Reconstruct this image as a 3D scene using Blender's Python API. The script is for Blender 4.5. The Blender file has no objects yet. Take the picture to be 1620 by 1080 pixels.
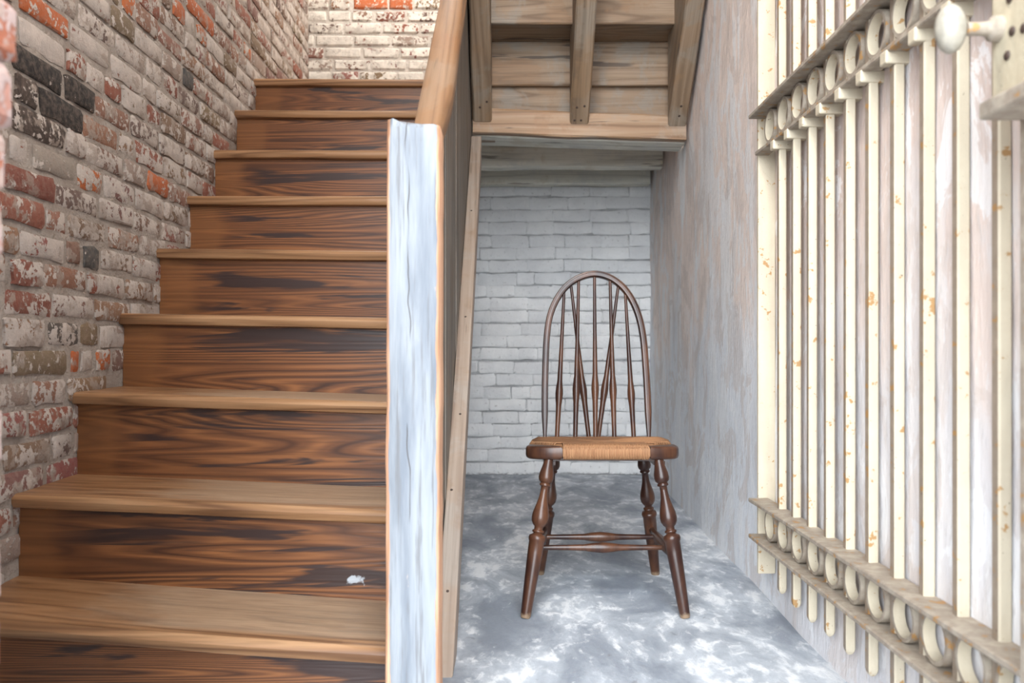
import bpy, bmesh, math, random
from mathutils import Vector, Matrix, noise as mnoise

# ------------------------------------------------------------------ camera, sky, exposure
scene = bpy.context.scene
col = scene.collection
F = 1340.0            # focal length in pixels of the 1620 px wide frame
H = 0.69              # camera height
cam_data = bpy.data.cameras.new('camera')
cam_data.sensor_width = 36.0
cam_data.lens = F / 1620.0 * 36.0
cam_data.shift_y = 10.0 / 1620.0
cam_data.clip_start = 0.02
cam_data.dof.use_dof = True
cam_data.dof.focus_distance = 2.35
cam_data.dof.aperture_fstop = 4.5
cam = bpy.data.objects.new('camera', cam_data)
cam.location = (0, 0, H)
cam.rotation_euler = (math.pi / 2, 0, 0)
col.objects.link(cam)
scene.camera = cam

world = bpy.data.worlds.new('world')
scene.world = world
world.use_nodes = True
bg = world.node_tree.nodes['Background']
bg.inputs[0].default_value = (0.78, 0.89, 1.0, 1)
bg.inputs[1].default_value = 0.62

# hazy daylight low behind the camera, falling in through the doorway
sun_data = bpy.data.lights.new('hazy_sun', 'SUN')
sun_data.energy = 2.15
sun_data.angle = math.radians(62)
sun_data.color = (0.90, 0.955, 1.0)
sun = bpy.data.objects.new('hazy_sun', sun_data)
sun.rotation_euler = Vector((0.14, 1.0, -0.40)).to_track_quat('-Z', 'Y').to_euler()
sun.location = (0, -6, 4)
col.objects.link(sun)

vs = scene.view_settings
vs.view_transform = 'Standard'
vs.look = 'None'
vs.gamma = 1.0
vs.use_curve_mapping = False
vs.exposure = 2.22

rnd = random.Random(7)

# ------------------------------------------------------------------ helpers
def tag(o, label=None, cat=None, group=None, kind=None):
    if label: o['label'] = label
    if cat: o['category'] = cat
    if group: o['group'] = group
    if kind: o['kind'] = kind
    return o

def empty(name, loc, label=None, cat=None, kind=None):
    o = bpy.data.objects.new(name, None)
    o.location = loc
    o.empty_display_size = 0.05
    col.objects.link(o)
    return tag(o, label, cat, None, kind)

def wloc(o):
    v = Vector(o.location)
    while o.parent:
        o = o.parent
        v = v + Vector(o.location)
    return v

def obj(name, me, mat, parent=None, loc=None):
    o = bpy.data.objects.new(name, me)
    if mat is not None and len(me.materials) == 0:
        me.materials.append(mat)
    if parent is not None:
        o.parent = parent
    if loc is not None:
        o.location = loc
    col.objects.link(o)
    return o

def mk(name, verts, faces, mat, parent=None, smooth=False, origin=None, sharp=None):
    """verts in world space; stored relative to origin (or to the parent)."""
    base = wloc(parent) if parent is not None else Vector((0, 0, 0))
    org = Vector(origin) if origin is not None else base
    me = bpy.data.meshes.new(name)
    me.from_pydata([tuple(Vector(v) - org) for v in verts], [], faces)
    bm = bmesh.new()
    bm.from_mesh(me)
    bmesh.ops.recalc_face_normals(bm, faces=bm.faces)
    bm.to_mesh(me)
    bm.free()
    if smooth:
        me.polygons.foreach_set('use_smooth', [True] * len(me.polygons))
        if sharp:
            me.set_sharp_from_angle(angle=math.radians(sharp))
    me.update()
    return obj(name, me, mat, parent, org - base)

class MB:
    def __init__(s):
        s.v = []
        s.f = []
    def add(s, verts, faces):
        n = len(s.v)
        s.v += [tuple(p) for p in verts]
        s.f += [tuple(i + n for i in q) for q in faces]
        return s
    def box(s, x0, x1, y0, y1, z0, z1):
        return s.add([(x0, y0, z0), (x1, y0, z0), (x1, y1, z0), (x0, y1, z0), (x0, y0, z1), (x1, y0, z1), (x1, y1, z1), (x0, y1, z1)],
                     [(0, 3, 2, 1), (4, 5, 6, 7), (0, 1, 5, 4), (1, 2, 6, 5), (2, 3, 7, 6), (3, 0, 4, 7)])
    def prism(s, poly, axis, a, b):
        """poly: 2-D outline; extruded along axis from a to b."""
        n = len(poly)
        def P(p, t):
            if axis == 0: return (t, p[0], p[1])
            if axis == 1: return (p[0], t, p[1])
            return (p[0], p[1], t)
        vs_ = [P(p, a) for p in poly] + [P(p, b) for p in poly]
        fs = [tuple(range(n)), tuple(range(2 * n - 1, n - 1, -1))]
        for i in range(n):
            j = (i + 1) % n
            fs.append((i, j, n + j, n + i))
        return s.add(vs_, fs)
    def loft(s, rings, caps=True, closed=False):
        n = len(rings[0])
        vs_ = [p for r in rings for p in r]
        fs = []
        m = len(rings)
        for i in range(m if closed else m - 1):
            k = (i + 1) % m
            for j in range(n):
                l = (j + 1) % n
                fs.append((i * n + j, i * n + l, k * n + l, k * n + j))
        if caps and not closed:
            fs.append(tuple(range(n - 1, -1, -1)))
            fs.append(tuple((m - 1) * n + j for j in range(n)))
        return s.add(vs_, fs)
    def tube(s, pts, radii, n=12, up=(0, 0, 1), rx=None):
        pts = [Vector(p) for p in pts]
        rings = []
        for i, p in enumerate(pts):
            t = (pts[min(i + 1, len(pts) - 1)] - pts[max(i - 1, 0)]).normalized()
            u = Vector(up)
            if abs(t.dot(u)) > 0.95: u = Vector((0, 1, 0))
            a = t.cross(u).normalized()
            b = t.cross(a).normalized()
            r = radii[i] if isinstance(radii, (list, tuple)) else radii
            rings.append([tuple(p + a * (r * math.cos(k * 2 * math.pi / n)) + b * (r * math.sin(k * 2 * math.pi / n))) for k in range(n)])
        return s.loft(rings)
    def build(s, name, mat, parent=None, **k):
        return mk(name, s.v, s.f, mat, parent, **k)

def bevel(o, w=0.003, seg=2):
    m = o.modifiers.new('bevel', 'BEVEL')
    m.width = w
    m.segments = seg
    m.limit_method = 'ANGLE'
    m.angle_limit = math.radians(40)
    return o

def at_px(x, y, Y):
    return Vector(((x - 810) / F * Y, Y, H + (550 - y) / F * Y))

def rough_board(name, mat, parent, x0, x1, y0, y1, z0, z1, axis, amp=0.003, seed=0, n=14, zl=0.0, zr=0.0, **k):
    """box with worn, slightly wavy arrises, divided along axis; zl/zr shift the two ends in z."""
    lo = (x0, y0, z0)
    hi = (x1, y1, z1)
    o1, o2 = [i for i in (0, 1, 2) if i != axis]
    rings = []
    c = min(0.006, 0.2 * min(hi[o1] - lo[o1], hi[o2] - lo[o2]))
    for i in range(n + 1):
        t = i / n
        a = lo[axis] + (hi[axis] - lo[axis]) * t
        dz = zl + (zr - zl) * t
        ring = []
        cs = [(lo[o1] + c, lo[o2]), (hi[o1] - c, lo[o2]), (hi[o1], lo[o2] + c), (hi[o1], hi[o2] - c), (hi[o1] - c, hi[o2]), (lo[o1] + c, hi[o2]), (lo[o1], hi[o2] - c), (lo[o1], lo[o2] + c)]
        for j, (p, q) in enumerate(cs):
            nn = mnoise.noise_vector(Vector((a * 6 + seed * 3.1, j // 2 * 5.7, seed * 1.7)))
            v = [0, 0, 0]
            v[axis] = a
            v[o1] = p + nn[0] * amp
            v[o2] = q + nn[1] * amp
            v[2] += dz
            ring.append(tuple(v))
        rings.append(ring)
    return MB().loft(rings).build(name, mat, parent, **k)

# ------------------------------------------------------------------ materials
class N:
    """small node-graph writer"""
    def __init__(s, name):
        s.m = bpy.data.materials.new(name)
        s.m.use_nodes = True
        s.t = s.m.node_tree
        s.b = s.t.nodes['Principled BSDF']
        s.b.inputs['Roughness'].default_value = 0.8
    def n(s, kind, **props):
        nd = s.t.nodes.new(kind)
        for k, v in props.items():
            setattr(nd, k, v)
        return nd
    def l(s, a, b):
        s.t.links.new(a, b)
    def put(s, inp, v):
        if hasattr(v, 'is_linked') or hasattr(v, 'links'):
            s.l(v, inp)
        else:
            inp.default_value = v
    def coord(s, which='Object', scale=(1, 1, 1), rand=0.0, tilt=0.0):
        if which == 'World':
            src = s.n('ShaderNodeNewGeometry').outputs['Position']
        else:
            src = s.n('ShaderNodeTexCoord').outputs['Object']
        if rand:
            oi = s.n('ShaderNodeObjectInfo')
            mul = s.n('ShaderNodeVectorMath', operation='SCALE')
            mul.inputs[0].default_value = (13.1 * rand, 7.7 * rand, 17.3 * rand)
            s.l(oi.outputs['Random'], mul.inputs['Scale'])
            add = s.n('ShaderNodeVectorMath', operation='ADD')
            s.l(src, add.inputs[0])
            s.l(mul.outputs[0], add.inputs[1])
            src = add.outputs[0]
        if tilt:
            vr = s.n('ShaderNodeVectorRotate', rotation_type='X_AXIS')
            s.l(src, vr.inputs['Vector'])
            vr.inputs['Angle'].default_value = math.radians(tilt)
            src = vr.outputs[0]
        mp = s.n('ShaderNodeVectorMath', operation='MULTIPLY')
        s.l(src, mp.inputs[0])
        mp.inputs[1].default_value = scale
        return mp.outputs[0]
    def noise(s, vec, scale=1.0, detail=4.0, rough=0.55, dist=0.0):
        nd = s.n('ShaderNodeTexNoise')
        s.l(vec, nd.inputs['Vector'])
        nd.inputs['Scale'].default_value = scale
        nd.inputs['Detail'].default_value = detail
        nd.inputs['Roughness'].default_value = rough
        nd.inputs['Distortion'].default_value = dist
        return nd.outputs['Fac']
    def math(s, op, a, b=0.0, c=None, clamp=False):
        nd = s.n('ShaderNodeMath', operation=op)
        nd.use_clamp = clamp
        s.put(nd.inputs[0], a)
        s.put(nd.inputs[1], b)
        if c is not None: s.put(nd.inputs[2], c)
        return nd.outputs[0]
    def ramp(s, v, a, b, lo=0.0, hi=1.0):
        nd = s.n('ShaderNodeMapRange')
        nd.clamp = True
        nd.interpolation_type = 'SMOOTHSTEP'
        s.put(nd.inputs['Value'], v)
        nd.inputs['From Min'].default_value = a
        nd.inputs['From Max'].default_value = b
        nd.inputs['To Min'].default_value = lo
        nd.inputs['To Max'].default_value = hi
        return nd.outputs['Result']
    def mix(s, f, a, b, mode='MIX'):
        nd = s.n('ShaderNodeMix', data_type='RGBA', blend_type=mode)
        s.put(nd.inputs[0], f)
        for i, v in ((6, a), (7, b)):
            if isinstance(v, tuple):
                nd.inputs[i].default_value = (v[0], v[1], v[2], 1)
            else:
                s.l(v, nd.inputs[i])
        return nd.outputs[2]
    def sep(s, vec):
        nd = s.n('ShaderNodeSeparateXYZ')
        s.l(vec, nd.inputs[0])
        return nd.outputs
    def color(s, c):
        s.put(s.b.inputs['Base Color'], c if not isinstance(c, tuple) else (c[0], c[1], c[2], 1))
        return s
    def rough(s, r):
        s.put(s.b.inputs['Roughness'], r)
        return s
    def bump(s, h, strength=0.3, dist=0.01):
        nd = s.n('ShaderNodeBump')
        nd.inputs['Strength'].default_value = strength
        nd.inputs['Distance'].default_value = dist
        s.l(h, nd.inputs['Height'])
        s.l(nd.outputs[0], s.b.inputs['Normal'])
        return s

def wood(name, dark, mid, light, axis=0, K=9.0, ring=(0.8, 6.0), fibre=0.35, rough=0.5, contrast=1.0, extra=None, bump=0.15, rand=1.0, tilt=0.0):
    g = N(name)
    sc = [ring[1]] * 3
    sc[axis] = ring[0]
    v = g.coord('Object', tuple(sc), rand, tilt)
    n = g.noise(v, 1.0, 2.0, 0.4, 0.15)
    bands = g.math('PINGPONG', g.math('MULTIPLY', n, K), 0.5)
    bands = g.math('MULTIPLY', bands, 2.0)
    sf = [170.0] * 3
    sf[axis] = 4.0
    fine = g.noise(g.coord('Object', tuple(sf), rand, tilt), 1.0, 3.0, 0.6)
    sb = [3.0] * 3
    sb[axis] = 1.0
    blotch = g.noise(g.coord('Object', tuple(sb), rand, tilt), 1.0, 3.0, 0.5)
    c = g.mix(g.ramp(bands, 0.0, 0.4), dark, mid)
    c = g.mix(g.math('MULTIPLY', g.ramp(bands, 0.45, 1.0), contrast), c, light)
    c = g.mix(g.math('MULTIPLY', g.ramp(fine, 0.45, 0.75), fibre), c, tuple(x * 0.45 for x in dark))
    c = g.mix(g.ramp(blotch, 0.35, 0.7, 0.0, 0.5), c, mid)
    if extra: c = extra(g, c, bands, fine, blotch)
    g.color(c).rough(rough)
    g.bump(g.math('ADD', g.math('MULTIPLY', fine, 0.6), g.math('MULTIPLY', bands, 0.4)), bump, 0.004)
    return g.m

def riser_extra(g, c, bands, fine, blotch):
    # darker over the middle of the board, lighter and more orange at the wall end
    xyz = g.sep(g.coord('Object'))
    big = g.noise(g.coord('Object', (3, 3, 5), 1.0), 1.0, 3.0)
    m = g.math('ADD', xyz[0], g.math('MULTIPLY', g.math('SUBTRACT', big, 0.5), 0.14))
    c = g.mix(g.ramp(m, 0.075, 0.125), g.mix(0.45, c, (0.235, 0.098, 0.034)), c)
    sc = g.noise(g.coord('Object', (1.5, 16, 19), 1.0), 1.0, 4.0, 0.6, 0.5)
    c = g.mix(g.math('MULTIPLY', g.ramp(sc, 0.56, 0.62), g.ramp(m, 0.06, 0.2)), c, (0.035, 0.019, 0.016))
    # pale paint chip low on the second riser
    w = g.coord('World')
    p = g.n('ShaderNodeVectorMath', operation='SUBTRACT')
    g.l(w, p.inputs[0])
    p.inputs[1].default_value = (-0.338, 1.81, 0.192)
    q = g.n('ShaderNodeVectorMath', operation='MULTIPLY')
    g.l(p.outputs[0], q.inputs[0])
    q.inputs[1].default_value = (1.0, 0.2, 1.5)
    ln = g.n('ShaderNodeVectorMath', operation='LENGTH')
    g.l(q.outputs[0], ln.inputs[0])
    d = g.math('ADD', ln.outputs['Value'], g.math('MULTIPLY', g.math('SUBTRACT', g.noise(w, 55.0, 3.0), 0.5), 0.05))
    return g.mix(g.ramp(d, 0.012, 0.018, 0.8, 0.0), c, (0.48, 0.52, 0.56))

def weather(grey, warm, amt=0.6, tilt=0.0, axis=0, crack=0.8):
    """age greyed in places, left warm in others, with dark drying checks along the grain"""
    def f(g, c, bands, fine, blotch):
        a = g.noise(g.coord('Object', (5, 5, 5), 1.3), 1.0, 5.0, 0.65, 0.4)
        c = g.mix(g.ramp(a, 0.50, 0.62, 0, amt), c, g.mix(g.ramp(fine, 0.35, 0.7), grey, tuple(x * 0.72 for x in grey)))
        c = g.mix(g.ramp(a, 0.46, 0.36, 0, amt), c, g.mix(g.ramp(fine, 0.35, 0.7), warm, tuple(x * 0.7 for x in warm)))
        sc = [34.0] * 3
        sc[axis] = 2.2
        k = g.noise(g.coord('Object', tuple(sc), 0.7, tilt), 1.0, 3.0, 0.55, 0.2)
        return g.mix(g.ramp(k, 0.635, 0.67, 0, crack), c, (0.06, 0.04, 0.028))
    return f

def tread_extra(g, c, bands, fine, blotch):
    # foot-worn, greyed patch over the walking line
    xyz = g.sep(g.coord('Object'))
    big = g.noise(g.coord('Object', (4, 9, 9), 1.0), 1.0, 4.0, 0.6)
    m = g.math('ADD', xyz[0], g.math('MULTIPLY', g.math('SUBTRACT', big, 0.5), 0.6))
    m = g.math('MULTIPLY', g.ramp(m, 0.18, 0.42), g.ramp(xyz[1], 0.02, 0.05))
    return g.mix(g.math('MULTIPLY', m, 0.6), c, g.mix(g.ramp(fine, 0.35, 0.7), (0.46, 0.35, 0.245), (0.31, 0.225, 0.155)))

M = {}
M['riser'] = wood('riser_wood', (0.050, 0.020, 0.011), (0.135, 0.052, 0.021), (0.275, 0.110, 0.039), 0, 36.0, (0.4, 8.5), 0.5, 0.36, 0.8, riser_extra)
M['tread'] = wood('tread_wood', (0.125, 0.056, 0.024), (0.265, 0.136, 0.062), (0.40, 0.23, 0.117), 0, 11.0, (0.4, 9.0), 0.4, 0.42, 0.7, tread_extra)
M['rail'] = wood('handrail_wood', (0.088, 0.039, 0.016), (0.163, 0.083, 0.038), (0.217, 0.119, 0.060), 1, 8.0, (0.35, 18.0), 0.35, 0.5, 0.7, tilt=-39, extra=weather((0.199, 0.131, 0.083), (0.175, 0.078, 0.033), 0.5, -39, 1, 0.5))
M['grey_board'] = wood('weathered_board', (0.085, 0.070, 0.056), (0.170, 0.140, 0.111), (0.246, 0.212, 0.174), 2, 8.0, (0.4, 14.0), 0.5, 0.7, extra=weather((0.170, 0.162, 0.149), (0.170, 0.115, 0.072), 0.5, 0, 2, 0.6))
M['trim_board'] = wood('sawn_pine', (0.238, 0.170, 0.128), (0.340, 0.259, 0.200), (0.408, 0.327, 0.264), 1, 6.0, (0.3, 14.0), 0.3, 0.6, 0.7, tilt=-42.8, extra=weather((0.391, 0.348, 0.306), (0.323, 0.212, 0.136), 0.5, -42.8, 1, 0.35))
M['carriage'] = wood('carriage_wood', (0.133, 0.086, 0.051), (0.234, 0.160, 0.101), (0.304, 0.222, 0.152), 1, 7.0, (0.5, 12.0), 0.35, 0.65, 0.8, tilt=45, extra=weather((0.265, 0.226, 0.179), (0.257, 0.156, 0.082), 0.6, 45, 1))
M['under_board'] = wood('underside_board', (0.148, 0.090, 0.051), (0.250, 0.168, 0.105), (0.312, 0.222, 0.148), 0, 9.0, (0.6, 9.0), 0.35, 0.65, 0.8, extra=weather((0.265, 0.234, 0.195), (0.265, 0.152, 0.078), 0.65, 0, 0))
M['ledger'] = wood('ledger_wood', (0.187, 0.098, 0.047), (0.315, 0.191, 0.106), (0.399, 0.268, 0.170), 0, 7.0, (0.5, 9.0), 0.3, 0.6, 0.8, extra=weather((0.357, 0.281, 0.212), (0.323, 0.170, 0.081), 0.6, 0, 0))
M['joist'] = wood('limed_joist', (0.44, 0.425, 0.36), (0.68, 0.66, 0.57), (0.76, 0.74, 0.65), 0, 6.0, (0.5, 12.0), 0.35, 0.75, 0.8, extra=weather((0.62, 0.62, 0.58), (0.62, 0.55, 0.42), 0.6, 0, 0, 0.6))

def chair_wood_mat():
    g = N('chair_wood')
    n = g.noise(g.coord('Object', (20, 20, 5)), 1.0, 4.0)
    f = g.noise(g.coord('Object', (160, 160, 10)), 1.0, 2.0)
    c = g.mix(g.ramp(n, 0.35, 0.7), (0.028, 0.011, 0.008), (0.088, 0.035, 0.017))
    c = g.mix(g.ramp(f, 0.5, 0.8, 0, 0.5), c, (0.02, 0.008, 0.006))
    z = g.sep(g.coord('World'))[2]
    foot = g.ramp(g.math('ADD', z, g.math('MULTIPLY', g.noise(g.coord('World', (60, 60, 60)), 1.0), 0.03)), 0.018, 0.032, 1.0, 0.0)
    c = g.mix(foot, c, (0.20, 0.135, 0.085))
    g.color(c).rough(0.32)
    g.b.inputs['Specular IOR Level'].default_value = 0.38
    g.b.inputs['Coat Weight'].default_value = 0.08
    g.b.inputs['Coat Roughness'].default_value = 0.2
    return g.m
M['chair'] = chair_wood_mat()

def rush_mat():
    g = N('woven_rush')
    n = g.noise(g.coord('Object', (260, 260, 20)), 1.0, 3.0)
    c = g.mix(g.ramp(n, 0.3, 0.7), (0.235, 0.108, 0.046), (0.33, 0.168, 0.078))
    b = g.noise(g.coord('Object', (12, 12, 12)), 1.0, 2.0)
    c = g.mix(g.ramp(b, 0.5, 0.75, 0, 0.6), c, (0.16, 0.085, 0.045))
    g.color(c).rough(0.75)
    return g.m
M['rush'] = rush_mat()

def brick_mat(name, attr=False, wash=(0.53, 0.465, 0.415), mort=(0.34, 0.28, 0.235)):
    """fired clay under worn whitewash; hue from the brick's own colour, alpha = how much wash is left"""
    g = N(name)
    if attr:
        a = g.n('ShaderNodeAttribute', attribute_name='bcol')
        bc, al = a.outputs['Color'], a.outputs['Alpha']
    else:
        a = g.n('ShaderNodeObjectInfo')
        bc, al = a.outputs['Color'], a.outputs['Alpha']
    w = g.coord('World')
    n1 = g.noise(w, 24.0, 6.0, 0.65, 0.5)
    n2 = g.noise(w, 70.0, 4.0, 0.6)
    n3 = g.noise(w, 210.0, 3.0, 0.6)
    base = g.mix(g.ramp(n2, 0.35, 0.75, 0, 0.3), bc, (0.34, 0.25, 0.20))
    base = g.mix(g.ramp(n3, 0.55, 0.8, 0, 0.5), base, (0.05, 0.03, 0.025))
    m = g.math('ADD', g.math('MULTIPLY', n1, 0.65), g.math('MULTIPLY', n2, 0.35))
    thr = g.math('SUBTRACT', 0.64, g.math('MULTIPLY', al, 0.30))
    d = g.math('SUBTRACT', m, thr)
    k = g.ramp(d, -0.004, 0.006)
    wc = g.mix(g.ramp(n1, 0.4, 0.7), tuple(x * 0.82 for x in wash), wash)
    wc = g.mix(g.ramp(n3, 0.6, 0.75, 0, 0.55), wc, mort)
    c = g.mix(k, base, wc)
    smear = g.noise(w, 22.0, 5.0, 0.6)
    c = g.mix(g.math('MULTIPLY', g.ramp(smear, 0.54, 0.6), g.ramp(al, 0.05, 0.3, 0, 0.75)), c, mort)
    g.color(c).rough(0.9)
    g.bump(g.math('ADD', g.math('MULTIPLY', k, 0.5), g.math('ADD', g.math('MULTIPLY', n3, 0.35), g.math('MULTIPLY', n2, 0.6))), 0.8, 0.006)
    return g.m
M['brick'] = brick_mat('washed_brick')
M['brick_mass'] = brick_mat('washed_brick_mass', True)
M['brick_white'] = brick_mat('white_brick', False, (0.72, 0.67, 0.60), (0.46, 0.42, 0.37))

def mortar_mat(name, a, b, dark, sc=1.0):
    g = N(name)
    w = g.coord('World')
    n = g.noise(w, 14.0 * sc, 5.0)
    f = g.noise(w, 130.0 * sc, 4.0, 0.65)
    c = g.mix(g.ramp(n, 0.35, 0.65), a, b)
    c = g.mix(g.ramp(f, 0.5, 0.75, 0, 0.6), c, dark)
    g.color(c).rough(0.95)
    g.bump(g.math('ADD', f, g.math('MULTIPLY', n, 1.2)), 0.7, 0.008)
    return g.m
M['mortar'] = mortar_mat('lime_mortar', (0.31, 0.26, 0.22), (0.40, 0.35, 0.305), (0.22, 0.175, 0.145))
M['mortar_white'] = mortar_mat('pale_mortar', (0.50, 0.455, 0.40), (0.62, 0.575, 0.52), (0.35, 0.31, 0.27))
M['paint_joint'] = mortar_mat('painted_joint', (0.36, 0.36, 0.365), (0.52, 0.52, 0.525), (0.18, 0.175, 0.17))

def painted_brick_mat():
    g = N('painted_brick')
    w = g.coord('World')
    n = g.noise(w, 9.0, 5.0)
    f = g.noise(w, 60.0, 4.0, 0.6)
    h = g.noise(w, 190.0, 2.0)
    oi = g.n('ShaderNodeObjectInfo')
    c = g.mix(g.ramp(n, 0.3, 0.7), (0.68, 0.68, 0.685), (0.79, 0.79, 0.785))
    c = g.mix(g.math('MULTIPLY', oi.outputs['Random'], 0.35), c, (0.58, 0.59, 0.60))
    c = g.mix(g.ramp(f, 0.6, 0.72, 0, 0.6), c, (0.33, 0.325, 0.32))
    z = g.sep(w)[2]
    low = g.ramp(g.math('SUBTRACT', z, g.math('MULTIPLY', f, 0.035)), -0.025, 0.0, 0.8, 0.0)
    c = g.mix(g.math('MULTIPLY', low, g.ramp(f, 0.42, 0.55)), c, (0.16, 0.15, 0.145))
    g.color(c).rough(0.75)
    g.bump(g.math('ADD', f, g.math('MULTIPLY', n, 1.5)), 0.5, 0.008)
    return g.m
M['painted_brick'] = painted_brick_mat()

def plaster_mat():
    g = N('old_plaster')
    w = g.coord('World')
    x, y, z = g.sep(w)
    streak = g.noise(g.coord('World', (9, 9, 2.6)), 1.0, 5.0, 0.6, 0.5)
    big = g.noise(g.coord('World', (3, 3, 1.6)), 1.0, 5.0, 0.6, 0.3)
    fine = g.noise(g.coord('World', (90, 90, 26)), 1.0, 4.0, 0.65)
    pinkm = g.math('ADD', g.math('MULTIPLY', big, 1.1), g.math('MULTIPLY', z, 0.62))  # warm above, bluish below: worn paint plus sky light put into the colour
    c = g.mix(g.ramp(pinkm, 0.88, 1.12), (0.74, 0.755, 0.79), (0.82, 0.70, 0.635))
    c = g.mix(g.ramp(streak, 0.50, 0.56, 0, 0.75), c, (0.80, 0.80, 0.81))
    c = g.mix(g.ramp(streak, 0.40, 0.33, 0, 0.35), c, (0.55, 0.48, 0.44))
    # brown-pink tone high on the wall behind the gate
    gm = g.math('MULTIPLY', g.ramp(y, 2.45, 2.05), g.ramp(g.math('ADD', z, g.math('MULTIPLY', big, 1.2)), 1.25, 1.75))
    c = g.mix(g.math('MULTIPLY', gm, 0.85), c, g.mix(g.ramp(fine, 0.4, 0.65), (0.50, 0.385, 0.335), (0.58, 0.48, 0.43)))
    c = g.mix(g.ramp(y, 2.35, 2.15, 0, 0.35), c, (0.55, 0.47, 0.44))
    bl = g.noise(g.coord('World', (6, 6, 4)), 1.0, 6.0, 0.65, 0.8)
    c = g.mix(g.ramp(bl, 0.53, 0.57, 0, 0.45), c, (0.58, 0.495, 0.45))
    c = g.mix(g.ramp(bl, 0.43, 0.40, 0, 0.6), c, (0.82, 0.825, 0.84))
    c = g.mix(g.ramp(fine, 0.56, 0.72, 0, 0.55), c, (0.50, 0.48, 0.475))
    c = g.mix(g.ramp(fine, 0.40, 0.30, 0, 0.6), c, (0.80, 0.80, 0.81))
    g.color(c).rough(0.85)
    g.bump(g.math('ADD', g.math('MULTIPLY', fine, 0.5), g.math('ADD', streak, big)), 0.45, 0.012)
    return g.m
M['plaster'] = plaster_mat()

def concrete_mat():
    g = N('worn_painted_concrete')
    w = g.coord('World')
    a = g.noise(g.coord('World', (4.6, 2.6, 1)), 1.0, 6.0, 0.62, 0.5)
    b = g.noise(g.coord('World', (26, 14, 1)), 1.0, 5.0, 0.65, 0.4)
    f = g.noise(w, 120.0, 3.0, 0.6)
    c = g.mix(g.ramp(a, 0.34, 0.66), (0.22, 0.245, 0.285), (0.50, 0.535, 0.58))
    m = g.math('ADD', g.math('MULTIPLY', a, 0.5), g.math('MULTIPLY', b, 0.5))
    c = g.mix(g.ramp(m, 0.50, 0.60, 0, 0.75), c, (0.78, 0.79, 0.80))
    c = g.mix(g.ramp(b, 0.36, 0.28, 0, 0.7), c, (0.2, 0.21, 0.23))
    c = g.mix(g.ramp(a, 0.66, 0.74, 0, 0.5), c, (0.34, 0.30, 0.24))
    c = g.mix(g.ramp(f, 0.6, 0.8, 0, 0.4), c, (0.2, 0.21, 0.23))
    g.color(c).rough(g.ramp(b, 0.3, 0.7, 0.5, 0.75))
    g.bump(g.math('ADD', f, g.math('MULTIPLY', b, 2.0)), 0.25, 0.006)
    return g.m
M['concrete'] = concrete_mat()

def post_mat():
    g = N('chipped_grey_paint')
    x, y, z = g.sep(g.coord('Object'))
    grain = g.noise(g.coord('Object', (120, 120, 5)), 1.0, 4.0, 0.6)
    wide = g.noise(g.coord('Object', (22, 22, 2.2)), 1.0, 5.0, 0.6, 0.3)
    edge = g.math('ABSOLUTE', x)
    en = g.noise(g.coord('Object', (40, 40, 9)), 1.0, 5.0, 0.65)
    chip = g.ramp(g.math('ADD', edge, g.math('MULTIPLY', g.math('SUBTRACT', en, 0.5), 0.012)), 0.0395, 0.0415)
    c = g.mix(g.ramp(wide, 0.35, 0.65), (0.145, 0.163, 0.19), (0.265, 0.283, 0.305))
    c = g.mix(g.ramp(grain, 0.52, 0.68, 0, 0.8), c, (0.13, 0.13, 0.135))
    bare = g.mix(g.ramp(grain, 0.35, 0.65), (0.40, 0.20, 0.11), (0.60, 0.36, 0.23))
    c = g.mix(chip, c, bare)
    patch = g.noise(g.coord('Object', (26, 26, 7)), 1.0, 5.0, 0.6)
    c = g.mix(g.ramp(patch, 0.68, 0.71, 0, 0.7), c, (0.42, 0.33, 0.28))
    # long drying check near the middle of the face
    wob = g.noise(g.coord('Object', (1, 1, 5)), 1.0, 3.0)
    off = g.math('ADD', g.math('MULTIPLY', g.math('SUBTRACT', wob, 0.5), 0.05), g.math('MULTIPLY', g.math('SUBTRACT', z, 0.6), -0.004))
    line = g.math('ABSOLUTE', g.math('SUBTRACT', g.math('ADD', x, 0.008), off))
    brk = g.noise(g.coord('Object', (1, 1, 4.5)), 1.0, 1.0)
    crack = g.math('MULTIPLY', g.ramp(line, 0.0004, 0.0014, 0.85, 0.0), g.ramp(brk, 0.5, 0.55))
    c = g.mix(crack, c, (0.07, 0.06, 0.055))
    g.color(c).rough(0.7)
    g.bump(g.math('SUBTRACT', g.math('ADD', grain, wide), g.math('MULTIPLY', crack, 3.0)), 0.4, 0.004)
    return g.m
M['post'] = post_mat()

def iron_mat(name, paint, dust, rusty=0.62, dustm=0.0):
    g = N(name)
    w = g.coord('World')
    n = g.noise(w, 38.0, 5.0, 0.6)
    f = g.noise(w, 120.0, 3.0, 0.6)
    s = g.noise(g.coord('World', (30, 30, 5)), 1.0, 4.0)
    c = g.mix(g.ramp(s, 0.35, 0.7), paint, tuple(x * 0.86 for x in paint))
    if dustm:
        c = g.mix(g.ramp(n, 0.3, 0.62, 0.25, dustm), c, dust)
    c = g.mix(g.ramp(n, rusty, rusty + 0.05, 0, 0.9), c, (0.36, 0.19, 0.06))
    c = g.mix(g.ramp(f, 0.70, 0.73), c, (0.12, 0.08, 0.06))
    g.color(c).rough(0.6)
    g.bump(g.math('ADD', n, f), 0.3, 0.003)
    return g.m
M['cream'] = iron_mat('cream_painted_iron', (0.62, 0.555, 0.42), (0.42, 0.33, 0.24), 0.62, 0.35)
M['cream_dirty'] = iron_mat('grimy_cream_iron', (0.46, 0.40, 0.32), (0.26, 0.21, 0.165), 0.60, 0.9)
M['cream_side'] = iron_mat('dark_bar_side', (0.36, 0.29, 0.22), (0.2, 0.15, 0.11), 0.58, 0.6)  # side faces of the bars, darker and browner than the fronts
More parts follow.
